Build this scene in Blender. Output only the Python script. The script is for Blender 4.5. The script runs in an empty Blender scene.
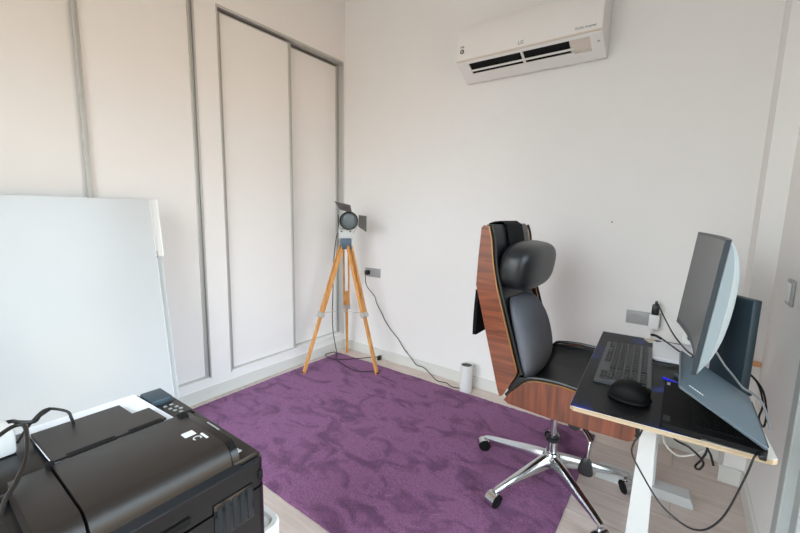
import bpy, bmesh, math, random
from math import sin, cos, pi, radians as R
from mathutils import Vector as V, Matrix, noise as mnoise

random.seed(4)
S = bpy.context.scene
COL = S.collection

# ------------------------------------------------------------------ camera
PITCH, ROLL, YAW = R(8.0), R(1.2), R(36.1)
F_ = V((-sin(YAW) * cos(PITCH), cos(YAW) * cos(PITCH), -sin(PITCH)))
R0 = V((cos(YAW), sin(YAW), 0)); U0 = R0.cross(F_)
RR = R0 * cos(ROLL) + U0 * sin(ROLL); UU = -R0 * sin(ROLL) + U0 * cos(ROLL)
CAMLOC = V((2.330, -2.388, 1.2))
cd = bpy.data.cameras.new('camera'); cam = bpy.data.objects.new('camera', cd); COL.objects.link(cam)
M = Matrix((RR, UU, -F_)).transposed().to_4x4(); M.translation = CAMLOC
cam.matrix_world = M
cd.sensor_width = 36; cd.lens = 385 / 800 * 36; cd.clip_start = 0.02
S.camera = cam

# ------------------------------------------------------------------ light
S.view_settings.view_transform = 'Standard'
S.view_settings.look = 'None'
S.view_settings.gamma = 1
S.view_settings.use_curve_mapping = False
S.view_settings.exposure = 0.38
SKY_STRENGTH = 4.2
w = bpy.data.worlds.new('sky'); S.world = w; w.use_nodes = True
wn, wl = w.node_tree.nodes, w.node_tree.links
bg = wn['Background']
tc = wn.new('ShaderNodeTexCoord'); sp = wn.new('ShaderNodeSeparateXYZ'); rp = wn.new('ShaderNodeValToRGB'); mp = wn.new('ShaderNodeMapRange')
wl.new(tc.outputs['Generated'], sp.inputs[0]); wl.new(sp.outputs['Z'], mp.inputs['Value'])
mp.inputs['From Min'].default_value = -1; mp.inputs['From Max'].default_value = 1
wl.new(mp.outputs[0], rp.inputs[0])
def ramp(r, stops):
    e = r.color_ramp.elements
    e[0].position = stops[0][0]; e[0].color = stops[0][1] + (1,)
    e[1].position = stops[-1][0]; e[1].color = stops[-1][1] + (1,)
    for p_, c_ in stops[1:-1]:
        q = e.new(p_); q.color = c_ + (1,)
SKYHALF = [(0.515, (0.86, 0.88, 0.90)), (0.58, (1.15, 1.22, 1.30)), (0.70, (2.0, 2.16, 2.35)), (1.0, (1.7, 1.95, 2.3))]
# ground tints: warm for an unseen sunlit terrace east, neutral south for whiter walls
ramp(rp, [(0.0, (0.38, 0.30, 0.23)), (0.36, (0.50, 0.36, 0.24)), (0.485, (0.84, 0.58, 0.37))] + [(p, tuple(v * k for v, k in zip(c, (.74, .80, .84)))) for p, c in SKYHALF])
rp2 = wn.new('ShaderNodeValToRGB'); ramp(rp2, [(0.0, (0.42, 0.41, 0.40)), (0.36, (0.46, 0.44, 0.42)), (0.485, (0.62, 0.60, 0.58))] + SKYHALF)
wl.new(mp.outputs[0], rp2.inputs[0])
mpx = wn.new('ShaderNodeMapRange'); mpx.inputs['From Min'].default_value = .3; mpx.inputs['From Max'].default_value = .75
wl.new(sp.outputs['X'], mpx.inputs['Value'])
mxw = wn.new('ShaderNodeMix'); mxw.data_type = 'RGBA'; wl.new(mpx.outputs[0], mxw.inputs[0]); wl.new(rp2.outputs[0], mxw.inputs[6]); wl.new(rp.outputs[0], mxw.inputs[7])
wl.new(mxw.outputs[2], bg.inputs[0])
bg.inputs[1].default_value = SKY_STRENGTH
# daylight through the glass door in the right wall and the unseen window behind the camera
def portal(name, loc, rot, sx, sy):
    l = bpy.data.lights.new(name, 'AREA'); l.shape = 'RECTANGLE'; l.size = sx; l.size_y = sy
    l.cycles.is_portal = True
    o = bpy.data.objects.new(name, l); o.location = loc; o.rotation_euler = rot; COL.objects.link(o)
    return o
DOOR_Y0, DOOR_Y1, DOOR_TOP = -2.75, -0.80, 2.22
portal('daylight_portal', (2.80, (DOOR_Y0 + DOOR_Y1) / 2, DOOR_TOP / 2), (0, R(90), 0), DOOR_TOP, DOOR_Y1 - DOOR_Y0)
WIN = (0.35, 2.35, 0.02, 2.45)
portal('daylight_portal', ((WIN[0] + WIN[1]) / 2, -3.45, (WIN[2] + WIN[3]) / 2), (R(90), 0, 0), WIN[1] - WIN[0], WIN[3] - WIN[2])

# ------------------------------------------------------------------ materials
def lin(c):
    r = []
    for v in c:
        v /= 255
        r.append(v / 12.92 if v <= .04045 else ((v + .055) / 1.055) ** 2.4)
    return tuple(r) + (1,)
def mat(name, col, rough=.5, metal=0., spec=.5, var=0., vscale=8., vstretch=(1, 1, 1), bump=0., bscale=200., coat=0.):
    m = bpy.data.materials.new(name); m.use_nodes = True
    n, l = m.node_tree.nodes, m.node_tree.links
    b = n['Principled BSDF']
    b.inputs['Base Color'].default_value = lin(col); b.inputs['Roughness'].default_value = rough
    b.inputs['Metallic'].default_value = metal; b.inputs['Specular IOR Level'].default_value = spec
    if coat: b.inputs['Coat Weight'].default_value = coat; b.inputs['Coat Roughness'].default_value = .1
    t = n.new('ShaderNodeTexCoord'); mp = n.new('ShaderNodeMapping'); l.new(t.outputs['Object'], mp.inputs[0])
    mp.inputs['Scale'].default_value = vstretch
    nz = n.new('ShaderNodeTexNoise'); nz.inputs['Scale'].default_value = vscale; nz.inputs['Detail'].default_value = 4
    l.new(mp.outputs[0], nz.inputs['Vector'])
    mx = n.new('ShaderNodeMix'); mx.data_type = 'RGBA'
    k = max(var, .015)
    c = lin(col)
    mx.inputs[6].default_value = tuple(max(0, x * (1 - k)) for x in c[:3]) + (1,)
    mx.inputs[7].default_value = tuple(min(1, x * (1 + k)) for x in c[:3]) + (1,)
    l.new(nz.outputs['Fac'], mx.inputs[0]); l.new(mx.outputs[2], b.inputs['Base Color'])
    if bump:
        n2 = n.new('ShaderNodeTexNoise'); n2.inputs['Scale'].default_value = bscale
        l.new(t.outputs['Object'], n2.inputs['Vector'])
        bp = n.new('ShaderNodeBump'); bp.inputs['Strength'].default_value = bump; bp.inputs['Distance'].default_value = .002
        l.new(n2.outputs['Fac'], bp.inputs['Height']); l.new(bp.outputs[0], b.inputs['Normal'])
    return m
def wood(name, dark, light, stretch, scale=14., rough=.4, coat=.0):
    m = mat(name, light, rough, coat=coat)
    n, l = m.node_tree.nodes, m.node_tree.links
    nz = [x for x in n if x.type == 'TEX_NOISE'][0]; mp = [x for x in n if x.type == 'MAPPING'][0]
    mp.inputs['Scale'].default_value = stretch
    nz.inputs['Scale'].default_value = scale; nz.inputs['Detail'].default_value = 8; nz.inputs['Distortion'].default_value = .6
    rp = n.new('ShaderNodeValToRGB'); rp.color_ramp.elements[0].position = .32; rp.color_ramp.elements[1].position = .68
    rp.color_ramp.elements[0].color = lin(dark); rp.color_ramp.elements[1].color = lin(light)
    l.new(nz.outputs['Fac'], rp.inputs[0]); l.new(rp.outputs[0], n['Principled BSDF'].inputs['Base Color'])
    return m

PAINT = mat('wall_paint', (241, 238, 235), .75, spec=.25, bump=.08, bscale=160)
CEIL = mat('ceiling_paint', (243, 241, 238), .8, spec=.2)
LAMIN = mat('white_laminate', (241, 238, 235), .42, spec=.35)
SKIRT = mat('white_skirting', (222, 220, 214), .45)
ALU = mat('anodised_aluminium', (196, 195, 191), .45, metal=.35)
ALUD = mat('mid_grey_metal', (120, 118, 115), .5, metal=.5)  # mid grey metal of the wall screw
GLOSSW = mat('glossy_white_board', (207, 210, 211), .22, spec=.5)
WPLA = mat('white_plastic', (232, 231, 228), .38)
ACW = mat('conditioner_white', (236, 232, 228), .35)
CREAM = mat('cream_plastic', (222, 210, 196), .45)
BLK = mat('black_plastic', (22, 23, 25), .42)
BLKM = mat('matt_black_plastic', (14, 14, 15), .7, spec=.25)
PRN = mat('printer_black', (17, 17, 19), .26, spec=.45, bump=.04, bscale=900)
PRNT = mat('printer_top_black', (40, 35, 32), .36, spec=.42, bump=.15, bscale=1200)
RUBB = mat('cable_rubber', (20, 20, 21), .5)
GREYC = mat('grey_cable', (150, 155, 160), .45)
WHC = mat('white_cable', (225, 222, 214), .45)
LEATH = mat('black_leather', (24, 27, 30), .38, spec=.55, bump=.25, bscale=350, var=.15)
FABB = mat('black_mesh_fabric', (14, 15, 17), .85, spec=.2, bump=.4, bscale=900)
GREYF = mat('grey_velour', (108, 110, 118), .9, spec=.15, var=.12, vscale=12, bump=.3, bscale=500)
CHROME = mat('polished_aluminium', (205, 206, 208), .16, metal=1.)
CHRD = mat('chrome', (200, 200, 202), .1, metal=1.)
GREYP = mat('grey_socket_plastic', (168, 168, 167), .4)
BLUEG = mat('blue_grey_metal', (62, 78, 88), .42, metal=.3)
LIDM = mat('laptop_lid_metal', (98, 111, 119), .36, metal=.45)
SILV = mat('silver_plastic', (150, 162, 167), .38, metal=.1)
BEZ = mat('dark_bezel', (52, 60, 66), .4)
KEYC = mat('key_grey', (30, 31, 33), .5)
KEYB = mat('keyboard_body', (70, 73, 77), .4)
PAPER = mat('paper', (240, 242, 248), .7, spec=.2)
BLUEP = mat('blue_plastic', (30, 50, 235), .35)
BIRCH = wood('birch_edge', (170, 148, 118), (192, 172, 144), (1, 1, 12), 6, .5)
DTOP = mat('desk_white', (214, 208, 198), .4)
PINE = wood('honey_pine', (196, 132, 70), (228, 168, 100), (8, 8, .8), 6, .45)
WALB = wood('walnut_veneer_back', (82, 40, 24), (140, 74, 46), (.6, 1, 9), 5, .33, .2)
WALS = wood('walnut_veneer_seat', (82, 40, 24), (138, 72, 44), (9, 1, .6), 5, .33, .2)
PLY = mat('plywood_edge', (216, 160, 100), .45)
INK = mat('grey_print', (120, 116, 112), .6)
INKD = mat('dark_print', (44, 40, 38), .6)
INKW = mat('white_print', (225, 225, 225), .6)
WHMET = mat('white_powder_coat', (202, 203, 202), .4)
FRAMEG = mat('grey_white_frame', (176, 180, 178), .45)
ORAN = mat('orange_plastic', (232, 170, 120), .5)
BEIG = mat('beige_paper', (205, 196, 178), .7)
SCRN = mat('screen_glass', (60, 62, 65), .32, spec=.9)  # base grey lifted to stand in for the room reflected in the screen

def floor_mat():
    m = mat('wood_look_tile', (186, 168, 156), .3, spec=.45)
    n, l = m.node_tree.nodes, m.node_tree.links
    b = n['Principled BSDF']
    t = [x for x in n if x.type == 'TEX_COORD'][0]
    br = n.new('ShaderNodeTexBrick'); br.offset = .37
    br.inputs['Scale'].default_value = 1; br.inputs['Brick Width'].default_value = 1.2; br.inputs['Row Height'].default_value = .2
    br.inputs['Mortar Size'].default_value = .0022; br.inputs['Mortar Smooth'].default_value = .1
    br.inputs['Color1'].default_value = lin((230, 214, 205)); br.inputs['Color2'].default_value = lin((214, 198, 190)); br.inputs['Mortar'].default_value = lin((192, 177, 169))
    l.new(t.outputs['Object'], br.inputs['Vector'])
    mp = n.new('ShaderNodeMapping'); mp.inputs['Scale'].default_value = (1.1, 9, 1); l.new(t.outputs['Object'], mp.inputs[0])
    nz = n.new('ShaderNodeTexNoise'); nz.inputs['Scale'].default_value = 5; nz.inputs['Detail'].default_value = 9; nz.inputs['Distortion'].default_value = .8
    l.new(mp.outputs[0], nz.inputs['Vector'])
    rp = n.new('ShaderNodeValToRGB'); rp.color_ramp.elements[0].position = .3; rp.color_ramp.elements[1].position = .7
    rp.color_ramp.elements[0].color = (.78, .76, .75, 1); rp.color_ramp.elements[1].color = (1, 1, 1, 1)
    l.new(nz.outputs['Fac'], rp.inputs[0])
    mx = n.new('ShaderNodeMix'); mx.data_type = 'RGBA'; mx.blend_type = 'MULTIPLY'; mx.inputs[0].default_value = .8
    l.new(br.outputs['Color'], mx.inputs[6]); l.new(rp.outputs[0], mx.inputs[7]); l.new(mx.outputs[2], b.inputs['Base Color'])
    bp = n.new('ShaderNodeBump'); bp.inputs['Strength'].default_value = .3; bp.inputs['Distance'].default_value = .001
    l.new(br.outputs['Fac'], bp.inputs['Height']); bp.invert = True; l.new(bp.outputs[0], b.inputs['Normal'])
    return m
def rug_mat():
    m = mat('purple_pile', (122, 84, 122), .95, spec=.1)
    n, l = m.node_tree.nodes, m.node_tree.links
    b = n['Principled BSDF']; t = [x for x in n if x.type == 'TEX_COORD'][0]
    n1 = n.new('ShaderNodeTexNoise'); n1.inputs['Scale'].default_value = 5.5; n1.inputs['Detail'].default_value = 5; n1.inputs['Distortion'].default_value = 1.2
    mp = n.new('ShaderNodeMapping'); mp.inputs['Scale'].default_value = (1, 1.6, 1); mp.inputs['Rotation'].default_value = (0, 0, .5)
    l.new(t.outputs['Object'], mp.inputs[0]); l.new(mp.outputs[0], n1.inputs['Vector'])
    r1 = n.new('ShaderNodeValToRGB'); r1.color_ramp.elements[0].position = .36; r1.color_ramp.elements[1].position = .52
    r1.color_ramp.elements[0].color = lin((111, 73, 103)); r1.color_ramp.elements[1].color = lin((145, 98, 134))
    l.new(n1.outputs['Fac'], r1.inputs[0])
    n2 = n.new('ShaderNodeTexNoise'); n2.inputs['Scale'].default_value = 170; n2.inputs['Detail'].default_value = 4
    l.new(t.outputs['Object'], n2.inputs['Vector'])
    r2 = n.new('ShaderNodeValToRGB'); r2.color_ramp.elements[0].position = .3; r2.color_ramp.elements[1].position = .7
    r2.color_ramp.elements[0].color = (.62, .62, .62, 1); r2.color_ramp.elements[1].color = (1.2, 1.2, 1.2, 1)
    l.new(n2.outputs['Fac'], r2.inputs[0])
    mx = n.new('ShaderNodeMix'); mx.data_type = 'RGBA'; mx.blend_type = 'MULTIPLY'; mx.inputs[0].default_value = 1
    l.new(r1.outputs[0], mx.inputs[6]); l.new(r2.outputs[0], mx.inputs[7]); l.new(mx.outputs[2], b.inputs['Base Color'])
    bp = n.new('ShaderNodeBump'); bp.inputs['Strength'].default_value = .8; bp.inputs['Distance'].default_value = .006
    l.new(n2.outputs['Fac'], bp.inputs['Height']); l.new(bp.outputs[0], b.inputs['Normal'])
    b.inputs['Sheen Weight'].default_value = .25; b.inputs['Sheen Tint'].default_value = lin((190, 160, 210))
    return m
def galaxy_mat():
    m = mat('galaxy_print', (8, 9, 12), .5, spec=.35)
    n, l = m.node_tree.nodes, m.node_tree.links
    b = n['Principled BSDF']; t = [x for x in n if x.type == 'TEX_COORD'][0]
    n1 = n.new('ShaderNodeTexNoise'); n1.inputs['Scale'].default_value = 5.5; n1.inputs['Detail'].default_value = 6; n1.inputs['Distortion'].default_value = .9
    l.new(t.outputs['Object'], n1.inputs['Vector'])
    r = n.new('ShaderNodeValToRGB'); c = r.color_ramp.elements
    c[0].position = .52; c[0].color = lin((9, 10, 14)); c[1].position = .74; c[1].color = lin((44, 84, 210))
    q = c.new(.60); q.color = lin((12, 24, 70))
    l.new(n1.outputs['Fac'], r.inputs[0])
    v = n.new('ShaderNodeTexVoronoi'); v.inputs['Scale'].default_value = 55; l.new(t.outputs['Object'], v.inputs['Vector'])
    r2 = n.new('ShaderNodeValToRGB'); r2.color_ramp.elements[0].position = .04; r2.color_ramp.elements[0].color = (.25, .28, .4, 1); r2.color_ramp.elements[1].position = .11; r2.color_ramp.elements[1].color = (0, 0, 0, 1)
    l.new(v.outputs['Distance'], r2.inputs[0])
    mx = n.new('ShaderNodeMix'); mx.data_type = 'RGBA'; mx.blend_type = 'ADD'; mx.inputs[0].default_value = .6
    l.new(r.outputs[0], mx.inputs[6]); l.new(r2.outputs[0], mx.inputs[7]); l.new(mx.outputs[2], b.inputs['Base Color'])
    return m
def glass_mat():
    m = bpy.data.materials.new('window_glass'); m.use_nodes = True
    n, l = m.node_tree.nodes, m.node_tree.links; n.clear()
    o = n.new('ShaderNodeOutputMaterial'); mx = n.new('ShaderNodeMixShader'); tr = n.new('ShaderNodeBsdfTransparent'); gl = n.new('ShaderNodeBsdfGlossy')
    fr = n.new('ShaderNodeFresnel'); fr.inputs[0].default_value = 1.45; gl.inputs['Roughness'].default_value = .0
    tr.inputs[0].default_value = (.95, .97, .96, 1)
    l.new(fr.outputs[0], mx.inputs[0]); l.new(tr.outputs[0], mx.inputs[1]); l.new(gl.outputs[0], mx.inputs[2]); l.new(mx.outputs[0], o.inputs[0])
    return m
TILE, RUGM, GALAXY, GLASS = floor_mat(), rug_mat(), galaxy_mat(), glass_mat()

# ------------------------------------------------------------------ mesh helpers (all in world coordinates)
def B(): return bmesh.new()
def merge(bm, b2, mi=None):
    me = bpy.data.meshes.new('tmp'); b2.to_mesh(me); b2.free()
    n0 = len(bm.faces); bm.from_mesh(me); bpy.data.meshes.remove(me)
    bm.faces.ensure_lookup_table()
    if mi is not None:
        for f in bm.faces[n0:]: f.material_index = mi
    return bm.faces[n0:]
def box(bm, x0, x1, y0, y1, z0, z1, bev=0., seg=2, xf=None, mi=0):
    b = B(); bmesh.ops.create_cube(b, size=1)
    for v in b.verts: v.co = V(((x0 + x1) / 2 + v.co.x * (x1 - x0), (y0 + y1) / 2 + v.co.y * (y1 - y0), (z0 + z1) / 2 + v.co.z * (z1 - z0)))
    if bev: bmesh.ops.bevel(b, geom=b.edges[:], offset=bev, segments=seg, affect='EDGES', profile=.5)
    if xf: b.transform(xf)
    return merge(bm, b, mi)
def loft(bm, rings, closed=True, caps=True, mi=0, capmi=None):
    vs = [[bm.verts.new(V(p)) for p in r] for r in rings]
    n = len(rings[0]); fs = []
    for a, b in zip(vs, vs[1:]):
        for i in range(n if closed else n - 1):
            j = (i + 1) % n
            f = bm.faces.new((a[i], a[j], b[j], b[i])); f.material_index = mi; fs.append(f)
    if caps and closed:
        for r in (vs[0][::-1], vs[-1]):
            f = bm.faces.new(r); f.material_index = mi if capmi is None else capmi; f.smooth = False; fs.append(f)
    return fs
def prism(bm, poly, axis, a, b, capmi=0, sidemi=0):
    def P(u, v, t): return {'x': (t, u, v), 'y': (u, t, v), 'z': (u, v, t)}[axis]
    fs = loft(bm, [[P(u, v, a) for u, v in poly], [P(u, v, b) for u, v in poly]], mi=sidemi, capmi=capmi)
    return fs
def frame_of(d):
    d = d.normalized(); a = V((0, 0, 1)) if abs(d.z) < .9 else V((1, 0, 0))
    x = d.cross(a).normalized(); return x, x.cross(d).normalized()
def cyl(bm, p0, p1, r0, r1=None, seg=24, mi=0, caps=True):
    r1 = r0 if r1 is None else r1; p0, p1 = V(p0), V(p1)
    x, y = frame_of(p1 - p0)
    return loft(bm, [[p + (x * cos(2 * pi * i / seg) + y * sin(2 * pi * i / seg)) * r for i in range(seg)] for p, r in ((p0, r0), (p1, r1))], mi=mi, caps=caps)
def lathe(bm, base, axis, prof, seg=32, mi=0, caps=True):
    base = V(base); d = V(axis).normalized(); x, y = frame_of(d)
    return loft(bm, [[base + d * h + (x * cos(2 * pi * i / seg) + y * sin(2 * pi * i / seg)) * max(r, 1e-4) for i in range(seg)] for h, r in prof], mi=mi, caps=caps)
def catmull(pts, n=8):
    pts = [V(p) for p in pts]; out = []
    P = [pts[0] * 2 - pts[1]] + pts + [pts[-1] * 2 - pts[-2]]
    for i in range(1, len(P) - 2):
        for k in range(n):
            t = k / n; a, b, c, d = P[i - 1], P[i], P[i + 1], P[i + 2]
            out.append(.5 * ((2 * b) + (c - a) * t + (2 * a - 5 * b + 4 * c - d) * t * t + (3 * b - a - 3 * c + d) * t ** 3))
    out.append(pts[-1]); return out
def tube(bm, pts, r, seg=8, smooth=True, n=8, mi=0):
    p = catmull(pts, n) if smooth else [V(q) for q in pts]
    rings = []; x = None
    for i, q in enumerate(p):
        d = (p[min(i + 1, len(p) - 1)] - p[max(i - 1, 0)])
        if d.length < 1e-9: continue
        d.normalize()
        if x is None: x, _ = frame_of(d)
        x = (x - d * x.dot(d)).normalized(); y = d.cross(x)
        rr = r(i / (len(p) - 1)) if callable(r) else r
        rings.append([q + (x * cos(2 * pi * k / seg) + y * sin(2 * pi * k / seg)) * rr for k in range(seg)])
    return loft(bm, rings, mi=mi)
def sup(bm, c, abc, e=2.6, nu=32, nv=18, xf=None, mi=0, fn=None):
    def sg(v, p): return math.copysign(abs(v) ** p, v)
    b = B(); q = 2 / e; rings = []
    for j in range(nv + 1):
        ph = -pi / 2 + pi * (j + (1e-3 if j == 0 else -1e-3 if j == nv else 0)) / nv
        rings.append([(sg(cos(ph), q) * sg(cos(2 * pi * i / nu), q) * abc[0], sg(cos(ph), q) * sg(sin(2 * pi * i / nu), q) * abc[1], sg(sin(ph), q) * abc[2]) for i in range(nu)])
    if fn: rings = [[fn(*p) for p in r] for r in rings]
    loft(b, rings)
    if xf: b.transform(xf)
    b.transform(Matrix.Translation(c))
    return merge(bm, b, mi)
def rring(x0, x1, y0, y1, r, z, n=5):
    out = []
    for cx, cy, a in ((x1 - r, y1 - r, 0), (x0 + r, y1 - r, pi / 2), (x0 + r, y0 + r, pi), (x1 - r, y0 + r, 1.5 * pi)):
        for k in range(n + 1):
            t = a + pi / 2 * k / n; out.append((cx + r * cos(t), cy + r * sin(t), z))
    return out
def text(bm, s, size, mtx, mi=0, thick=.0004):
    c = bpy.data.curves.new('t', 'FONT'); c.body = s; c.size = size; c.extrude = thick; c.align_x = 'CENTER'; c.align_y = 'CENTER'
    o = bpy.data.objects.new('t', c); me = o.to_mesh()
    b = B(); b.from_mesh(me); o.to_mesh_clear(); bpy.data.objects.remove(o); bpy.data.curves.remove(c)
    b.transform(mtx); merge(bm, b, mi)
def axes(o, x, y):
    x, y = V(x).normalized(), V(y).normalized(); z = x.cross(y).normalized(); y = z.cross(x)
    m = Matrix((x, y, z)).transposed().to_4x4(); m.translation = V(o); return m

def root_loc(o):
    while o.parent: o = o.parent
    return o.location.copy()
def obj(name, bm, mats, parent=None, smooth=35, origin=None):
    if not isinstance(mats, (list, tuple)): mats = [mats]
    bmesh.ops.recalc_face_normals(bm, faces=bm.faces[:])
    off = root_loc(parent) if parent else V(origin) if origin else V((0, 0, 0))
    if off.length: bm.transform(Matrix.Translation(-off))
    me = bpy.data.meshes.new(name); 
    if smooth:
        for f in bm.faces: f.smooth = True
        for ed in bm.edges:
            if len(ed.link_faces) == 2 and ed.calc_face_angle(0) > R(smooth): ed.smooth = False
    bm.to_mesh(me); bm.free()
    for m in mats: me.materials.append(m)
    o = bpy.data.objects.new(name, me); COL.objects.link(o)
    if parent: o.parent = parent
    else: o.location = off
    return o
def tag(o, label, cat, group=None, kind=None):
    o['label'] = label; o['category'] = cat
    if group: o['group'] = group
    if kind: o['kind'] = kind
    return o
def thing(name, loc, label, cat, group=None):
    o = bpy.data.objects.new(name, None); o.empty_display_size = .05; o.location = loc; COL.objects.link(o)
    return tag(o, label, cat, group)
def lab(o, s): o['label'] = s; return o
def struct(name, bm, m, label=None, cat=None, parent=None, smooth=0):
    o = obj(name, bm, m, parent, smooth); o['kind'] = 'structure'
    if label: o['label'] = label
    if cat: o['category'] = cat
    return o
def mesh1(name, bm, m, label, cat, group=None, origin=None, smooth=35):
    return tag(obj(name, bm, m, None, smooth, origin), label, cat, group)

# ------------------------------------------------------------------ the room
XR, YB, ZC = 2.66, -3.35, 2.95
b = B(); box(b, -.75, XR + .15, YB - .12, .12, -.1, 0); struct('floor', b, TILE, 'greyish beige wood-look plank tile floor', 'floor')
b = B(); box(b, -.75, XR + .15, YB - .12, .12, ZC, ZC + .1); struct('ceiling', b, CEIL, 'plain white ceiling above the room', 'ceiling')
b = B(); box(b, -.75, XR + .15, 0, .12, 0, ZC); struct('wall_back', b, PAINT, 'white wall carrying the air conditioner', 'wall')
b = B(); box(b, -.75, WIN[0], YB - .12, YB, 0, ZC); box(b, WIN[1], XR + .15, YB - .12, YB, 0, ZC); box(b, WIN[0], WIN[1], YB - .12, YB, 0, WIN[2]); box(b, WIN[0], WIN[1], YB - .12, YB, WIN[3], ZC)
struct('wall_rear', b, PAINT, 'plain white wall behind the camera', 'wall')
W1 = (-1.075, -.022); W2 = (-2.26, -1.205); WZ0, WZ1 = .128, 2.385
b = B()
for y0, y1 in ((YB, W2[0]), (W2[1], W1[0]), (W1[1], 0)): box(b, -.12, 0, y0, y1, 0, ZC)
for y0, y1 in (W1, W2): box(b, -.12, 0, y0, y1, 0, WZ0); box(b, -.12, 0, y0, y1, WZ1, ZC)
box(b, -.75, -.67, YB, 0, 0, ZC)
struct('wall_left', b, PAINT, 'white wall with two built-in wardrobes', 'wall')
b = B()
box(b, XR, XR + .15, DOOR_Y1, 0, 0, ZC); box(b, XR, XR + .15, YB, DOOR_Y0, 0, ZC); box(b, XR, XR + .15, DOOR_Y0, DOOR_Y1, DOOR_TOP, ZC)
struct('wall_right', b, PAINT, 'white wall with light switch and glass door', 'wall')
b = B(); box(b, 2.585, XR, -.178, 0, 0, ZC); struct('trim_1', b, PAINT, 'boxed white pillar in the corner behind the desk', 'pillar')
def skirt(name, x0, x1, y0, y1, lab_):
    b = B(); box(b, x0, x1, y0, y1, 0, .078, .003); struct(name, b, SKIRT, lab_, 'baseboard')
skirt('baseboard_back', 0.0, 2.585, -.013, 0, 'low white baseboard along the air conditioner wall')
skirt('baseboard_pillar', 2.572, XR, -.191, -.178, 'short white baseboard round the corner pillar')
skirt('baseboard_right', XR - .013, XR, DOOR_Y1 + .06, -.191, 'white baseboard under the light switch')
skirt('baseboard_left', 0.0, .012, YB, -.013, 'white plinth strip under the wardrobe doors')

# glass sliding door in the right wall
door = bpy.data.objects.new('door_1', None); door.location = (XR, DOOR_Y1, 0); COL.objects.link(door)
door['kind'] = 'structure'; door['label'] = 'white framed glass sliding door at the right edge'; door['category'] = 'door'
b = B()
for y0, y1 in ((DOOR_Y1 - .05, DOOR_Y1 + .01), (DOOR_Y0 - .01, DOOR_Y0 + .05)): box(b, XR - .012, XR + .10, y0, y1, 0, DOOR_TOP, .004)
box(b, XR - .012, XR + .10, DOOR_Y0, DOOR_Y1, DOOR_TOP - .05, DOOR_TOP + .01, .004); box(b, XR - .0, XR + .10, DOOR_Y0, DOOR_Y1, 0, .03, .003)
struct('door_frame', b, FRAMEG, parent=door)
ym = (DOOR_Y0 + DOOR_Y1) / 2
for k, (y0, y1, x) in enumerate(((ym - .03, DOOR_Y1 - .05, XR + .03), (DOOR_Y0 + .05, ym + .03, XR + .065))):
    b = B()
    for a0, a1 in ((y0, y0 + .06), (y1 - .06, y1)): box(b, x - .016, x + .016, a0, a1, .03, DOOR_TOP - .05, .004)
    box(b, x - .016, x + .016, y0, y1, .03, .11, .004); box(b, x - .016, x + .016, y0, y1, DOOR_TOP - .12, DOOR_TOP - .05, .004)
    s = struct('door_sash', b, FRAMEG, parent=door)
    b = B(); box(b, x - .003, x + .003, y0 + .05, y1 - .05, .10, DOOR_TOP - .11)
    g = obj('glass_pane', b, GLASS, s, 0); g['kind'] = 'structure'

# unseen window behind the camera, made full height to light back wall and floor
win = bpy.data.objects.new('window_1', None); win.location = (WIN[0], YB, WIN[2]); COL.objects.link(win)
win['kind'] = 'structure'; win['label'] = 'unseen white framed window behind the camera, made full height to light the room'; win['category'] = 'window'
b = B()
for x in (WIN[0], (WIN[0] + WIN[1]) / 2 - .025, WIN[1] - .05): box(b, x, x + .05, YB - .10, YB - .04, WIN[2], WIN[3], .004)
for z in (WIN[2], WIN[3] - .05): box(b, WIN[0], WIN[1], YB - .10, YB - .04, z, z + .05, .004)
struct('window_frame', b, WHMET, parent=win)
b = B(); box(b, WIN[0] + .03, WIN[1] - .03, YB - .073, YB - .067, WIN[2] + .03, WIN[3] - .03); g = obj('glass_pane', b, GLASS, win, 0); g['kind'] = 'structure'

# ------------------------------------------------------------------ wardrobes
def wardrobe(y0, y1, label, front_first):
    t = thing('built_in_wardrobe', (-.03, (y0 + y1) / 2, WZ0), label, 'wardrobe', 'built-in wardrobes')
    b = B()
    box(b, -.66, -.645, y0, y1, WZ0, WZ1); box(b, -.66, -.10, y0, y0 + .016, WZ0, WZ1); box(b, -.66, -.10, y1 - .016, y1, WZ0, WZ1)
    box(b, -.66, -.10, y0, y1, WZ0, WZ0 + .016); box(b, -.66, -.10, y0, y1, WZ1 - .016, WZ1)
    obj('carcass', b, LAMIN, t, 0)
    b = B()
    box(b, -.10, .004, y0, y0 + .008, WZ0, WZ1, .001); obj('side_jamb', b, ALU, t, 0)
    b = B(); box(b, -.10, .004, y1 - .008, y1, WZ0, WZ1, .001); obj('side_jamb', b, ALU, t, 0)
    b = B(); box(b, -.10, .005, y0, y1, WZ1 - .014, WZ1, .001); obj('top_track', b, ALU, t, 0)
    b = B(); box(b, -.10, .003, y0, y1, WZ0, WZ0 + .010, .001); obj('bottom_track', b, LAMIN, t, 0)
    ym = (y0 + y1) / 2
    for k, (a0, a1) in enumerate(((y0 + .010, ym + .018), (ym - .018, y1 - .010))):
        x = -.020 if (k == 0) == front_first else -.062
        b = B(); box(b, x - .018, x, a0 + .018, a1 - .018, WZ0 + .018, WZ1 - .030)
        d = obj('sliding_door', b, LAMIN, t, 0)
        for s0, s1 in ((a0, a0 + .020), (a1 - .020, a1)):
            b = B(); box(b, x - .022, x + .007, s0, s1, WZ0 + .012, WZ1 - .030, .002)
            box(b, x + .005, x + .011, s0 + .003, s0 + .007, WZ0 + .012, WZ1 - .030); box(b, x + .005, x + .011, s1 - .007, s1 - .003, WZ0 + .012, WZ1 - .030)
            obj('door_stile', b, ALU, d, 0)
        for z in (WZ0 + .012, WZ1 - .036):
            b = B(); box(b, x - .020, x + .003, a0 + .018, a1 - .018, z, z + .006); obj('door_rail', b, ALU, d, 0)
    return t
wardrobe(*W1, 'white sliding-door wardrobe nearest the room corner, behind the tripod lamp', True)
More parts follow.
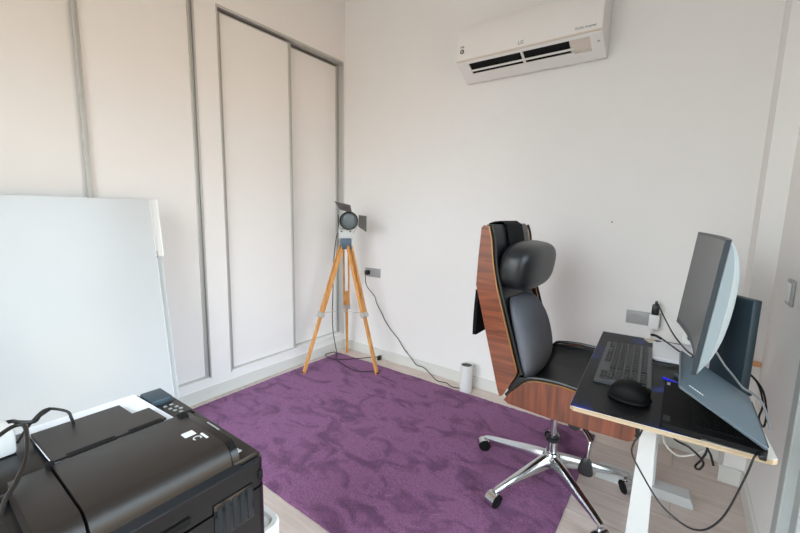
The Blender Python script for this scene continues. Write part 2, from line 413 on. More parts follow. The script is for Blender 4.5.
wardrobe(*W2, 'white sliding-door wardrobe behind the leaning white panel', False)

# ------------------------------------------------------------------ rug
b = B(); NX, NY = 300, 210
RX0, RX1, RY0, RY1 = .065, 2.05, -1.485, -.145
vs = []
for i in range(NX + 1):
    row = []
    for j in range(NY + 1):
        x = RX0 + (RX1 - RX0) * i / NX; y = RY0 + (RY1 - RY0) * j / NY
        ed = min(i, j, NX - i, NY - j)
        jit = .003 * mnoise.noise((x * 14, y * 14, 2)) if ed == 0 else 0
        z = .013 + .0025 * mnoise.noise((x * 6, y * 6, 0)) + .003 * mnoise.noise((x * 70, y * 70, 1)) - (.006 if ed == 0 else .0015 if ed == 1 else 0)
        row.append(b.verts.new((x + jit, y + jit, z)))
    vs.append(row)
for i in range(NX):
    for j in range(NY): b.faces.new((vs[i][j], vs[i + 1][j], vs[i + 1][j + 1], vs[i][j + 1]))
rim = [v[0] for v in vs] + vs[-1][1:] + [v[-1] for v in vs[:-1]][::-1] + vs[0][1:-1][::-1]
low = [b.verts.new((v.co.x, v.co.y, .0005)) for v in rim]
for i in range(len(rim)):
    j = (i + 1) % len(rim); b.faces.new((rim[i], rim[j], low[j], low[i]))
b.faces.new(low)
mesh1('rug', b, RUGM, 'purple short-pile rug lying on the plank floor', 'rug', smooth=180)

# ------------------------------------------------------------------ air conditioner
AX0, AX1 = 1.122, 1.918
t = thing('air_conditioner', ((AX0 + AX1) / 2, 0, 2.03), 'white wall-mounted split air conditioner high on the wall', 'air conditioner')
P0, P1 = V((0, -.188, 2.098)), V((0, -.045, 2.022))       # lower slanted face, front lip to the wall side
dn = (P1 - P0).normalized(); nn = V((0, -dn.z, dn.y)) * -1
if nn.z < 0: nn = -nn                                       # inward
L = (P1 - P0).length
def lo(s, d=0): q = P0 + dn * (L * s) + nn * d; return (q.y, q.z)
b = B()
front = [(0, 2.03), (0, 2.318), (-.06, 2.322), (-.135, 2.316), (-.165, 2.300), (-.180, 2.27), (-.189, 2.20), (-.192, 2.14), (-.190, 2.104)]
body = front + [lo(0), lo(.10), lo(.10, .035), lo(.66, .035), lo(.66), lo(1)]
prism(b, body, 'x', AX0 + .004, AX1 - .004)
obj('body', b, ACW, t, 25)
b = B(); pf = [(-.165, 2.302), (-.180, 2.272), (-.189, 2.20), (-.192, 2.14), (-.190, 2.106)]
pf2 = pf + [(y - .006, z) for y, z in pf[::-1]]
prism(b, pf2, 'x', AX0, AX1 - .002); fp = obj('front_panel', b, ACW, t, 25)
b = B(); prism(b, [(-.187, 2.112), (-.1985, 2.110), (-.1985, 2.104), (-.187, 2.100)], 'x', AX0, AX1 - .002); lab(obj('panel_lip', b, CREAM, t, 0), 'cream lower lip')
b = B()
for xa, xb in ((AX0, AX0 + .006), (AX1 - .006, AX1)):
    b = B()
    prism(b, [(0, 2.028), (0, 2.318), (-.06, 2.321), (-.135, 2.315), (-.165, 2.299), (-.186, 2.27), (-.192, 2.20), (-.194, 2.14), (-.192, 2.10), lo(1)], 'x', xa, xb)
    obj('end_cap', b, ACW, t, 25)
VX0, VX1 = AX0 + .070, AX1 - .160
b = B(); prism(b, [lo(.105, .034), lo(.655, .034), lo(.655, .008), lo(.105, .008)], 'x', VX0, VX1); lab(obj('air_outlet', b, BLKM, t, 0), 'black air outlet slot')
for s0, s1 in ((.41, .475), (.585, .665)):
    b = B(); prism(b, [lo(s0, -.001), lo(s1, -.001), lo(s1, .004), lo(s0, .004)], 'x', VX0 - .005, VX1 + .02); obj('louver', b, ACW, t, 0)
b = B(); xm = 1.512; prism(b, [lo(.10, 0), lo(.66, 0), lo(.66, .02), lo(.10, .02)], 'x', xm - .006, xm + .006); obj('divider', b, ACW, t, 0)
b = B()
prism(b, [lo(.10, .0), lo(.66, .0), lo(.66, .034), lo(.10, .034)], 'x', AX0 + .005, VX0); obj('outlet_end', b, ACW, t, 0); b = B()
prism(b, [lo(.10, .000), lo(.66, .000), lo(.66, .034), lo(.10, .034)], 'x', AX1 - .06, AX1 - .006)
obj('outlet_end', b, ACW, t, 0)
b = B(); prism(b, [lo(.12, .008), lo(.64, .008), lo(.64, .034), lo(.12, .034)], 'x', VX1, AX1 - .062); lab(obj('vane_motor_cover', b, CREAM, t, 0), 'cream vane end cover')
mx = axes((0, 0, 0), (1, 0, 0), (0, .04, 1))
def acp(x, z): return axes((x, -.1990, z), (1, 0, 0), (0, .04, 1))
b = B(); text(b, 'LG', .026, acp(1.516, 2.130)); lab(obj('maker_mark', b, INK, t, 0), 'small grey letters LG')
b = B(); text(b, 'DUAL Inverter', .016, acp(1.842, 2.130)); lab(obj('model_mark', b, INK, t, 0), 'small grey lettering at the right')
b = B(); b2 = acp(1.160, 2.162)
text(b, 'WiFi', .013, b2 @ Matrix.Translation((0, .020, 0)))
for k in range(24):
    a0, a1 = 2 * pi * k / 24, 2 * pi * (k + 1) / 24
    q = [b.verts.new(b2 @ V((r * cos(a), r * sin(a) - .005, .0006))) for r, a in ((.013, a0), (.013, a1), (.008, a1), (.008, a0))]; b.faces.new(q)
text(b, '10', .011, b2 @ Matrix.Translation((0, -.005, 0)))
lab(obj('badge', b, INKD, t, 0), 'dark round badge at the left end')
b = B(); cyl(b, (1.895, *lo(.33, -.0005)), (1.895, *lo(.33, .004)), .006); obj('indicator', b, GREYP, t)

# ------------------------------------------------------------------ sockets and switch
def socket(xc, zc, label):
    t = thing('wall_socket', (xc, -.001, zc), label, 'socket', 'double wall sockets')
    b = B(); box(b, xc - .079, xc + .079, -.009, 0, zc - .036, zc + .036, .003); obj('plate', b, GREYP, t)
    for s in (-1, 1):
        b = B(); lathe(b, (xc + s * .038, -.0092, zc), (0, -1, 0), [(0, .024), (.0015, .024), (.0015, .019), (-.004, .018), (-.004, .001)]); obj('outlet', b, GREYP, t)
    return t
socket(.317, .708, 'grey double wall socket right of the tripod lamp')
socket(2.205, .667, 'grey double wall socket behind the desk')
t = thing('light_switch', (XR, -.505, .95), 'grey light switch on the right wall', 'switch')
b = B(); box(b, XR - .009, XR, -.548, -.462, .905, .995, .003); obj('plate', b, GREYP, t)
b = B(); box(b, XR - .014, XR - .008, -.53, -.48, .918, .982, .002); obj('rocker', b, WPLA, t)
b = B(); lathe(b, (2.013, 0, 1.172), (0, -1, 0), [(0, .004), (.003, .0035), (.003, .0005)], 12); mesh1('screw', b, ALUD, 'small grey screw in the bare wall above the chair', 'screw', 'wall screws')
b = B(); lathe(b, (.50, 0, 1.16), (0, -1, 0), [(0, .003), (.002, .0025), (.002, .0005)], 12); mesh1('screw', b, BEIG, 'tiny pale screw in the wall right of the lamp', 'screw', 'wall screws')

# ------------------------------------------------------------------ leaning white panel
t = thing('leaning_panel', (.10, -1.95, 0), 'large glossy white panel leaning against the wardrobe behind the printer', 'panel')
def lean(s, y, d): # s along height, d out of the face
    a = math.atan2(.16, 1.225); return V((.235 - s * sin(a), y, .002 + s * cos(a))) + V((cos(a), 0, sin(a))) * d
def slab(b, s0, s1, y0, y1, d0, d1, mi=0, bev=0):
    b2 = B(); bmesh.ops.create_cube(b2, size=1)
    for v in b2.verts: v.co = lean(s0 if v.co.x < 0 else s1, y0 if v.co.y < 0 else y1, d0 if v.co.z < 0 else d1)
    if bev: bmesh.ops.bevel(b2, geom=b2.edges[:], offset=bev, segments=2, affect='EDGES')
    merge(b, b2, mi)
PT = 1.243
b = B(); slab(b, 0, PT, -2.75, -1.520, -.022, .0, bev=.003); obj('board', b, GLOSSW, t)
b = B(); slab(b, 0, PT - .002, -1.519, -1.492, -.022, -.006, bev=.002); obj('edge_strip', b, GLOSSW, t)
b = B(); slab(b, PT - .29, PT + .001, -1.521, -1.488, -.021, .004, bev=.003); slab(b, PT - .285, PT - .02, -1.519, -1.514, .0035, .006); hb = obj('handle_strip', b, WPLA, t)
b = B(); slab(b, PT - .30, PT - .265, -1.523, -1.514, .001, .006); lab(obj('catch', b, GREYP, t), 'grey catch at the foot of the strip')
b = B(); slab(b, PT, PT + .004, -2.75, -1.53, -.022, -.002); lab(obj('top_edge', b, mat('rosy_edge_band', (206, 184, 182), .5), t), 'rosy edge band')

# ------------------------------------------------------------------ tripod lamp
AP = V((.300, -.300, .965)); HD = V((.300, -.270, 1.135))
t = thing('tripod_lamp', (.30, -.33, 0), 'wooden tripod floor lamp with grey spotlight head in the room corner', 'lamp')
FEET = [V((.186, -.622, .012)), V((.612, -.292, .013)), V((.108, -.085, .0))]
for k, f in enumerate(FEET):
    d = (AP - f); out = V((f.x - AP.x, f.y - AP.y, 0)).normalized(); side = V((0, 0, 1)).cross(out)
    top = AP + out * .035 - V((0, 0, .02)); ax = (top - f)
    def bar(p, q, wd, th, offs=0):
        x = (q - p).normalized(); s = side; n = x.cross(s).normalized()
        return loft(bb, [[c + s * (offs + a * wd / 2) + n * (e_ * th / 2) for a, e_ in ((-1, -1), (1, -1), (1, 1), (-1, 1))] for c in (p, q)])
    m = f + ax * .47
    bb = B(); bar(f, f + ax * .60, .022, .020)
    lg = obj('leg', bb, PINE, t, 20)
    for s in (-1, 1):
        bb = B(); bar(m - ax * .03, top, .013, .022, s * .0185); obj('leg_rail', bb, PINE, lg, 20)
    bb = B(); p = m - ax * .01
    bar(p - ax * .018, p + ax * .018, .058, .030); cyl(bb, p + out * .012, p + out * .034, .010, seg=12)
    obj('clamp', bb, ALU, lg)
    bb = B(); lathe(bb, f - V((0, 0, 0)), (0, 0, 1), [(0.0002, .008), (.006, .012), (.014, .012), (.018, .006)], 14); obj('foot', bb, BLK, lg)
cz = AP * .0
hub = V((.30, -.32, .445))
b = B(); cyl(b, hub - V((0, 0, .008)), hub + V((0, 0, .008)), .012, seg=14)
for f in FEET:
    p = f + (AP - f) * .462; cyl(b, hub, p, .0022, seg=8)
obj('spreader', b, ALU, t)
b = B(); box(b, -.042, .042, -.042, .042, -.045, .035, .006, xf=Matrix.Translation(AP) @ Matrix.Rotation(R(45), 4, 'Z'))
lab(obj('mount_block', b, mat('slate_blue_paint', (70, 88, 104), .4), t), 'slate blue mounting block')
LD = V((.70, -.70, -.08)).normalized(); LX = V((LD.y, -LD.x, 0)).normalized() * -1; LU = LX.cross(LD) * -1
if LU.z < 0: LU = -LU
b = B()
for s in (-1, 1):
    p0 = AP + V((0, 0, .038)) + LX * s * .012; p1 = AP + V((0, 0, .05)) + LX * s * .04; p2 = HD + LX * s * .078 - LU * .02; p3 = HD + LX * s * .078 + LU * .012
    for a, c in ((p0, p1), (p1, p2), (p2, p3)):
        loft(b, [[q + LX * (i * .003) + LD * (j * .016) for i, j in ((-1, -1), (1, -1), (1, 1), (-1, 1))] for q in (a, c)])
obj('yoke', b, ALU, t)
b = B()
q = AP + V((0, 0, .06)); loft(b, [[q + LX * x + LD * d + V((0, 0, z)) for x, d in ((-.053, -.012), (.053, -.012), (.053, .012), (-.053, .012))] for z in (-.03, .04)])
lab(obj('yoke_plate', b, WHMET, t), 'white bracket plate')
for s in (-1, 1):
    b = B(); cyl(b, q + LX * s * .032 + V((0, 0, .028)) + LD * .011, q + LX * s * .032 + V((0, 0, .028)) + LD * .017, .006, seg=10)
    obj('bolt', b, BLK, t)
LAMPG = mat('lamp_grey_metal', (186, 184, 178), .4, metal=.4)
b = B(); lathe(b, HD - LD * .10, LD, [(0, .02), (.0, .045), (.012, .056), (.05, .060), (.11, .062), (.135, .068), (.15, .072), (.155, .072), (.155, .064), (.12, .06), (.12, .001)]); hd = obj('lamp_head', b, LAMPG, t)
b = B(); lathe(b, HD + LD * .03, LD, [(0, .0605), (.006, .05), (.011, .03), (.012, .001)]); lab(obj('lens', b, mat('grey_lens', (112, 122, 124), .3, spec=.5), t), 'dark grey glass lens')
b = B()
lathe(b, HD + LD * .050, LD, [(0, .060), (.007, .060), (.009, .064), (.007, .068), (0, .068), (0, .060)], caps=False)
obj('lens_ring', b, BLK, hd)
DOORG = mat('barn_door_grey', (120, 117, 113), .5, metal=.5)
def flap(c, u, v_, hw, hh, nm='barn_door'):
    bb = B(); n = u.cross(v_).normalized()
    pts = [(-hw * .75, 0), (hw * .75, 0), (hw, hh), (-hw, hh)]
    loft(bb, [[c + u * a + v_ * e_ + n * d for a, e_ in pts] for d in (-.0015, .0015)])
    return obj(nm, bb, DOORG, t, 0)
rim0 = HD + LD * .055
flap(rim0 + LU * .070 - LX * .02, (LX * .9 + LU * -.2).normalized() , (LD * .35 + LU * .55 - LX * .25).normalized(), .058, .075)
flap(rim0 + LX * .072, LU, (LD * .55 + LX * .45 - LU * .12).normalized(), .058, .085)
flap(rim0 - LX * .072, LU, (-LX * .10 + LD * .75).normalized(), .05, .06)
b = B()
pp = [HD - LD * .09 + V((0, 0, -.02)), HD - LD * .12 - LX * .06 - V((0, 0, .10)), V((.225, -.325, 1.00)), V((.215, -.345, .80)), V((.215, -.352, .60)), V((.20, -.345, .40)), V((.15, -.29, .25)), V((.11, -.225, .10)), V((.12, -.22, .04)),
      V((.075, -.205, .024)), V((.040, -.235, .014)), V((.055, -.285, .020)), V((.13, -.32, .024)), V((.22, -.30, .024)), V((.33, -.16, .020)), V((.38, -.06, .012)), V((.405, -.035, .010))]
pp = [p if p.z > .03 else V((p.x, p.y, p.z + .006)) for p in pp]
tube(b, pp, .0033, n=10)
mesh1('lamp_cord', b, RUBB, 'black lamp cord hanging down the tripod and coiled on the floor', 'cord', origin=(.13, -.33, .0))
b = B(); box(b, -.010, .010, -.022, .010, 0, .034, .003, xf=Matrix.Translation((.428, -.036, .001)))
mesh1('cord_switch', b, BLK, 'small black inline plug lying by the wall behind the tripod', 'plug', origin=(.428, -.036, 0))
# second cable: coil to the right tripod foot
b = B(); tube(b, [(.06, -.16, .012), (.12, -.22, .022), (.20, -.30, .024), (.33, -.34, .022), (.46, -.36, .022), (.56, -.30, .022), (.60, -.24, .022)], .0033, n=10)
mesh1('extension_lead', b, RUBB, 'short black lead looping over the rug corner towards the right lamp foot', 'cable', origin=(.3, -.3, 0))

# socket lead down to the white cylinder
b = B(); SX = .279
box(b, SX - .016, SX + .016, -.046, -.0115, .708 - .018, .708 + .018, .005)
mesh1('power_plug', b, BLK, 'black plug in the socket right of the tripod lamp', 'plug', origin=(SX, -.03, .708))
b = B()
tube(b, [(SX, -.045, .70), (SX + .01, -.062, .67), (.30, -.055, .60), (.36, -.03, .52), (.37, -.012, .46), (.43, -.014, .38), (.46, -.012, .33), (.52, -.014, .27), (.60, -.012, .20), (.66, -.02, .14), (.74, -.03, .085), (.80, -.05, .055), (.86, -.045, .05), (.95, -.075, .025), (1.01, -.095, .006), (1.08, -.085, .006), (1.14, -.115, .006), (1.196, -.104, .008)], .003, n=8)
mesh1('power_cable', b, RUBB, 'thin black cable trailing along the wall to the white cylinder', 'cable', origin=(.7, -.03, 0))
t = thing('wifi_router', (1.240, -.103, 0), 'white cylindrical device with black top on the floor by the wall', 'router')
b = B(); lathe(b, (1.240, -.103, .001), (0, 0, 1), [(0, .038), (.003, .041), (.184, .041), (.189, .0395), (.189, .037), (.150, .036)], 40); obj('shell', b, WPLA, t)
b = B(); lathe(b, (1.240, -.103, .172), (0, 0, 1), [(0, .0365), (.013, .0365), (.0135, .033), (.011, .001)], 40); lab(obj('top_cap', b, BLK, t), 'recessed black top')

# ------------------------------------------------------------------ office chair
CY0, CY1 = -.905, -.425; CYM = (CY0 + CY1) / 2
HUB = V((1.953, -.690, 0))
t = thing('office_chair', HUB, 'walnut-veneered office chair with black leather padding and chrome star base', 'chair')
back = [(1.660, 1.146), (1.672, 1.156), (1.690, 1.150), (1.703, 1.10), (1.716, 1.00), (1.738, .900), (1.835, .590), (1.842, .566), (1.838, .548), (1.790, .452), (1.778, .446), (1.768, .47), (1.648, .905), (1.652, 1.02)]
b = B()
prism(b, back, 'y', CY0, CY0 + .013, 0, 1); prism(b, back, 'y', CY1 - .013, CY1, 0, 1)
rear = [(1.768, .47), (1.648, .905), (1.652, 1.02), (1.660, 1.146), (1.672, 1.148), (1.664, 1.02), (1.660, .907), (1.780, .475)]
prism(b, rear, 'y', CY0 + .013, CY1 - .013, 1, 0)
obj('back_shell', b, [WALB, PLY], t, 25)
# back padding
b = B(); rings = []
for z, xr, xf in ((.470, 1.785, 1.80), (.50, 1.775, 1.832), (.60, 1.748, 1.826), (.72, 1.714, 1.790), (.84, 1.682, 1.752), (.92, 1.664, 1.732), (1.02, 1.666, 1.722), (1.10, 1.668, 1.716), (1.145, 1.672, 1.708), (1.158, 1.678, 1.698)):
    y0, y1 = CY0 + .014, CY1 - .014; r = []
    for k in range(13):
        u = k / 12; y = y0 + (y1 - y0) * u; bulge = .012 * (1 - (2 * u - 1) ** 2) - .014 * abs(2 * u - 1) ** 6
        r.append((xf + bulge, y, z))
    r += [(xr, y1, z), (xr, y0, z)]; rings.append(r)
loft(b, rings); bp_ = obj('back_padding', b, LEATH, t, 50)
# piping between padding and shell
for y in (CY0 + .018, CY1 - .018):
    b = B(); tube(b, [(1.700, y, 1.152), (1.716, y, 1.10), (1.726, y, 1.0), (1.750, y, .90), (1.848, y, .585), (1.853, y, .56), (1.81, y, .48)], .006, 8)
    obj('piping', b, LEATH, bp_)
# seat shell
seat = [(1.797, .437), (1.812, .462), (1.868, .524), (1.886, .538), (1.915, .549), (1.96, .554), (2.02, .556), (2.10, .548), (2.20, .530), (2.245, .515), (2.262, .49), (2.266, .455), (2.262, .432), (2.245, .424), (1.99, .418), (1.815, .425)]
b = B()
prism(b, seat, 'y', CY0, CY0 + .013, 0, 1); prism(b, [(x, z + (.03 if z > .47 else 0)) for x, z in seat], 'y', CY1 - .013, CY1, 0, 1)
prism(b, [(1.81, .425), (2.255, .425), (2.258, .44), (1.81, .44)], 'y', CY0 + .013, CY1 - .013, 1, 0)
obj('seat_shell', b, [WALS, PLY], t, 25)
b = B(); rings = []
for k in range(13):
    u = k / 12; y = CY0 + .014 + (CY1 - CY0 - .028) * u; s = abs(2 * u - 1)
    top = .508 + .046 * s ** 4 + .02 * u
    rings.append([(1.805, y, .441), (1.805, y, .47), (1.84, y, top - .012), (1.90, y, top), (2.05, y, top + .004), (2.20, y, top - .004), (2.275, y, min(top - .018, .51)), (2.322, y, .476), (2.324, y, .446), (2.295, y, .430), (2.27, y, .441)])
loft(b, rings); sp_ = obj('seat_cushion', b, LEATH, t, 50)
for y, dz in ((CY0 + .017, 0), (CY1 - .017, .03)):
    b = B(); tube(b, [(1.80, y, .452), (1.866, y, .532 + dz), (1.91, y, .556 + dz), (2.02, y, .563 + dz), (2.20, y, .538 + dz), (2.262, y, .51 + dz * .5)], .0075, 8)
    obj('piping', b, LEATH, sp_)
for yy in (CY0 + .0135, CY1 - .021):
    zz = 0 if yy < CYM else .03
    b = B(); prism(b, [(x + (.004 if x < 1.9 else -.003), z + (zz if z > .47 else 0) - (.003 if z > .47 else -.01)) for x, z in seat], 'y', yy, yy + .0075); obj('side_lining', b, LEATH, sp_)
# mechanism
b = B(); box(b, 1.87, 2.09, CYM - .09, CYM + .09, .385, .417, .008); box(b, 1.93, 2.02, CYM - .05, CYM + .05, .345, .39, .01); obj('tilt_mechanism', b, BLK, t)
b = B(); cyl(b, (2.055, -.80, .372), (2.055, -.70, .372), .026, seg=24); lab(obj('tension_knob', b, BLK, t), 'black tension knob')
b = B(); tube(b, [(2.05, -.74, .39), (2.09, -.82, .378), (2.125, -.872, .366), (2.128, -.882, .345), (2.125, -.885, .30)], .0065, 10); lv = obj('height_lever', b, CHRD, t)
b = B(); sup(b, V((2.122, -.887, .265)), (.024, .010, .038), 3.0, 20, 12, fn=lambda x, y, z: (x * (1 - .35 * z / .038), y, z)); lab(obj('paddle', b, BLK, lv), 'black lever paddle')
b = B(); tube(b, [(2.06, -.74, .385), (2.10, -.80, .368), (2.13, -.85, .362)], .004, 8); obj('lever_cable', b, BLK, lv)
b = B(); lathe(b, HUB + V((0, 0, .20)), (0, 0, 1), [(0, .0135), (.15, .0135)], 24); lathe(b, HUB + V((0, 0, .09)), (0, 0, 1), [(0, .023), (.125, .023)], 28); obj('gas_lift', b, CHRD, t)
b = B(); lathe(b, HUB + V((0, 0, .208)), (0, 0, 1), [(0, .026), (.004, .029), (.018, .029), (.022, .024), (.022, .014)], 28); lab(obj('lift_collar', b, BLK, t), 'black collar')
b = B(); lathe(b, HUB + V((0, 0, .055)), (0, 0, 1), [(0, .020), (.035, .026), (.04, .036), (.085, .038), (.10, .030), (.102, .023)], 32); obj('base_hub', b, CHROME, t)
for k in range(5):
    a = R(29 + 72 * k); d = V((cos(a), sin(a), 0)); s = V((-sin(a), cos(a), 0)); rings = []
    for r, zt, zb, wd in ((.020, .150, .092, .021), (.06, .146, .094, .022), (.12, .134, .092, .020), (.20, .116, .086, .017), (.28, .099, .080, .0145), (.318, .090, .074, .0135), (.334, .084, .076, .010)):
        c = HUB + d * r
        rings.append([c + s * (wd * p_) + V((0, 0, zb + (zt - zb) * q_)) for p_, q_ in ((-1, .05), (1, .05), (1, .55), (.62, .95), (0, 1.0), (-.62, .95), (-1, .55))])
    b = B(); loft(b, rings); lg = obj('base_leg', b, CHROME, t, 40)
    tip = HUB + d * .320
    zf = .015 if tip.x < 2.06 and k != 0 else .0
    sw = R((60, 150, 215, 250, 330)[k]) if k else R(-50)
    cd_ = V((cos(sw), sin(sw), 0)); ca = V((-sin(sw), cos(sw), 0))
    wc = tip + cd_ * .016 + V((0, 0, zf + .0285 - tip.z))
    b = B(); cyl(b, (tip.x, tip.y, zf + .05), (tip.x, tip.y, .084), .006, seg=12); 
    # chrome hood over the wheels
    rr = []
    for i in range(11):
        an = R(-25 + 215 * i / 10); rr.append(cd_ * (cos(an) * .0315) + V((0, 0, sin(an) * .0315)))
    loft(b, [[wc + q - ca * .021 for q in rr], [wc + q + ca * .021 for q in rr]], closed=False, caps=False)
    loft(b, [[wc + q * .93 - ca * .021 for q in rr], [wc + q * .93 + ca * .021 for q in rr]], closed=False, caps=False)
    cs = obj('caster', b, CHRD, lg, 40)
    for sg in (-1, 1):
        b = B(); lathe(b, wc + ca * (sg * .006), ca * sg, [(0, .020), (0, .026), (.002, .0275), (.012, .0275), (.015, .025), (.015, .012), (.017, .006), (.017, .0005)], 28); obj('wheel', b, BLKM, cs)

# headrest bolster hung over the chair back
t = thing('headrest_pillow', (1.79, -.68, .90), 'black leather bolster headrest strapped over the top of the office chair', 'pillow')
b = B(); sup(b, V((1.790, -.668, 0.983)), (.078, .234, .103), 3.1, 40, 24, xf=Matrix.Rotation(R(8), 4, 'Y'), fn=lambda x, y, z: (x * 1.0, y * (1.0 if abs(y) < .2 else 1.0), z)); obj('cushion', b, LEATH, t, 180)
b = B(); ys0, ys1 = -.79, -.60
pt = [(1.742, 1.07), (1.733, 1.12), (1.722, 1.158), (1.702, 1.170), (1.672, 1.167), (1.650, 1.158), (1.643, 1.10), (1.640, .98), (1.636, .905), (1.645, .85), (1.652, .83)]
loft(b, [[(x - (.004 if i > 4 else 0), ys0, z), (x - (.004 if i > 4 else 0), ys1, z), (x - .004 - (.004 if i > 4 else 0), ys1, z + (.003 if 2 < i < 6 else 0)), (x - .004 - (.004 if i > 4 else 0), ys0, z + (.003 if 2 < i < 6 else 0))] for i, (x, z) in enumerate(pt)]); obj('strap', b, FABB, t)
b = B(); loft(b, [[(x, ys0 - .05, z), (x, ys1 + .03, z), (x - .016, ys1 + .03, z), (x - .016, ys0 - .05, z)] for x, z in ((1.634, .87), (1.630, .80), (1.628, .73), (1.628, .665))]); lab(obj('counterweight', b, FABB, t), 'black flap hanging behind the chair back')

# lumbar cushion
b = B(); rings = []
for k in range(17):
    u = k / 16; z = .500 + .350 * u
    xr = 1.822 + (1.758 - 1.835) * ((z - .56) / (.86 - .56))
    e_ = (1 - abs(2 * u - 1) ** 3.2) ** .5 if 0 < u < 1 else .08
    th = .016 + (.060 + .022 * sin(pi * u)) * e_ ; hw = .182 * (.55 + .45 * e_); r = []
    for i in range(28):
        a = 2 * pi * i / 28; ca, sa = cos(a), sin(a)
        yy = math.copysign(abs(sa) ** .75, sa) * hw; xx = math.copysign(abs(ca) ** .8, ca)
        xx = xx * .5 + .5
        wing = .028 * abs(yy / hw) ** 2 if xx < .5 else .0
        r.append((xr + xx * th + wing * .3, -.700 + yy, z))
    rings.append(r)
loft(b, rings); mesh1('lumbar_cushion', b, GREYF, 'grey velour lumbar cushion resting against the chair back', 'cushion', origin=(1.86, -.665, .54), smooth=70)

# ------------------------------------------------------------------ desk
DX0, DX1, DY0, DY1, DZ = 2.089, 2.538, -1.220, -.335, .650
t = thing('desk', ((DX0 + DX1) / 2, (DY0 + DY1) / 2, 0), 'small standing desk with white top, pale plywood edge and white legs', 'desk')
b = B(); c = .010
poly = [(DX0 + c, DY0), (DX1 - c, DY0), (DX1, DY0 + c), (DX1, DY1 - c), (DX1 - c, DY1), (DX0 + c, DY1), (DX0, DY1 - c), (DX0, DY0 + c)]
loft(b, [[(x, y, DZ - .013) for x, y in poly], [(x, y, DZ - .001) for x, y in poly]], mi=1); loft(b, [[(x, y, DZ - .001) for x, y in poly], [(x, y, DZ) for x, y in poly]], mi=0)
obj('desktop', b, [DTOP, BIRCH], t, 0)
LXC = 2.305
LX0 = LXC
for y in (-1.06, -.468):
    b = B(); LXC = LX0 + (y + .78) * .052
    loft(b, [[(LXC - w_, y - d_, z), (LXC + w_, y - d_, z), (LXC + w_, y + d_, z), (LXC - w_, y + d_, z)] for z, w_, d_ in ((.030, .034, .022), (.60, .019, .018), (.634, .019, .018))])
    lg = obj('leg', b, WHMET, t, 0)
    b = B(); prism(b, [(LXC - .195, .001), (LXC + .172, .001), (LXC + .172, .014), (LXC + .157, .044), (LXC - .180, .044), (LXC - .195, .014)], 'y', y - .035, y + .035); obj('foot', b, WHMET, lg, 0)
    b = B(); box(b, LXC - .17, LXC + .17, y - .02, y + .02, .612, .6345, .002); obj('bracket', b, WHMET, lg, 0)
b = B(); box(b, LX0 - .02, LX0 + .02, -1.05, -.48, .595, .630, .002); obj('crossbar', b, WHMET, t, 0)
DROT = R(3.0)
t.rotation_euler = (0, 0, DROT)
# mat
b = B(); box(b, DX0 + .001, 2.395, DY0 + .001, DY1 - .006, DZ, DZ + .003, .001, 1); mesh1('desk_mat', b, GALAXY, 'black desk mat with a blue galaxy print under the keyboard', 'desk mat', origin=(2.3135, -.7775, DZ)).rotation_euler = (0, 0, DROT)
MZ = DZ + .003
# keyboard
KX0, KX1, KY0, KY1 = 2.126, 2.288, -1.005, -.540
t = thing('keyboard', ((KX0 + KX1) / 2, (KY0 + KY1) / 2, MZ), 'dark grey full-size keyboard on the desk mat', 'keyboard')
b = B(); prism(b, [(KX0, MZ), (KX0, MZ + .010), (KX1 - .006, MZ + .018), (KX1, MZ + .015), (KX1, MZ)], 'y', KY0, KY1); body_k = obj('case', b, KEYB, t, 25); t.rotation_euler = (0, 0, DROT)
def kz(x): return MZ + .010 + .008 * (x - KX0) / (KX1 - KX0)
key_me = None; nk = 0
rows = [KX0 + .022 + i * .0225 for i in range(5)] + [KX0 + .022 + 5 * .0225 + .004]
def key_at(x, y, wy):
    global key_me, nk
    if key_me is None:
        kb = B(); loft(kb, [rring(-.0088, .0088, -.5, .5, .001, -.002, 2), rring(-.0088, .0088, -.5, .5, .001, .003, 2), rring(-.0072, .0072, -.46, .46, .001, .0048, 2)])
        ko = obj('key', kb, KEYC, None, 30); key_me = ko.data; bpy.data.objects.remove(ko)
    o = bpy.data.objects.new('key', key_me); COL.objects.link(o); o.parent = t
    o.location = V((x, y, kz(x))) - t.location; o.scale = (1, wy, 1); o.rotation_euler = (0, -math.atan(.008 / .163), 0); nk += 1
pit = .0192
for i, x in enumerate(rows):
    if i == 0:
        y = KY1 - .012
        for wy in (.024, .022, .022, .105, .022, .022, .024):
            key_at(x, y - wy / 2, wy - .0022); y -= wy + .0018
        n0, n1 = 15, 18
    else: n0, n1 = 0, 18
    for k in range(n0, n1):
        key_at(x, KY1 - .012 - (k + .5) * .0235 - (.010 if k > 13 else 0), .0205)
b = B(); box(b, KX1 - .045, KX1 - .022, KY0 + .004, KY0 + .016, kz(KX1 - .03) - .002, kz(KX1 - .03) + .0015); lab(obj('sticker', b, GREYP, t, 0), 'pale sticker')
b = B(); tube(b, [(KX1 - .002, -.70, MZ + .008), (2.31, -.71, MZ + .004), (2.34, -.705, MZ + .004), (2.38, -.66, MZ + .004)], .002); mesh1('keyboard_cable', b, RUBB, 'thin black cable running from the keyboard under the monitor', 'cable', origin=(2.33, -.7, MZ))
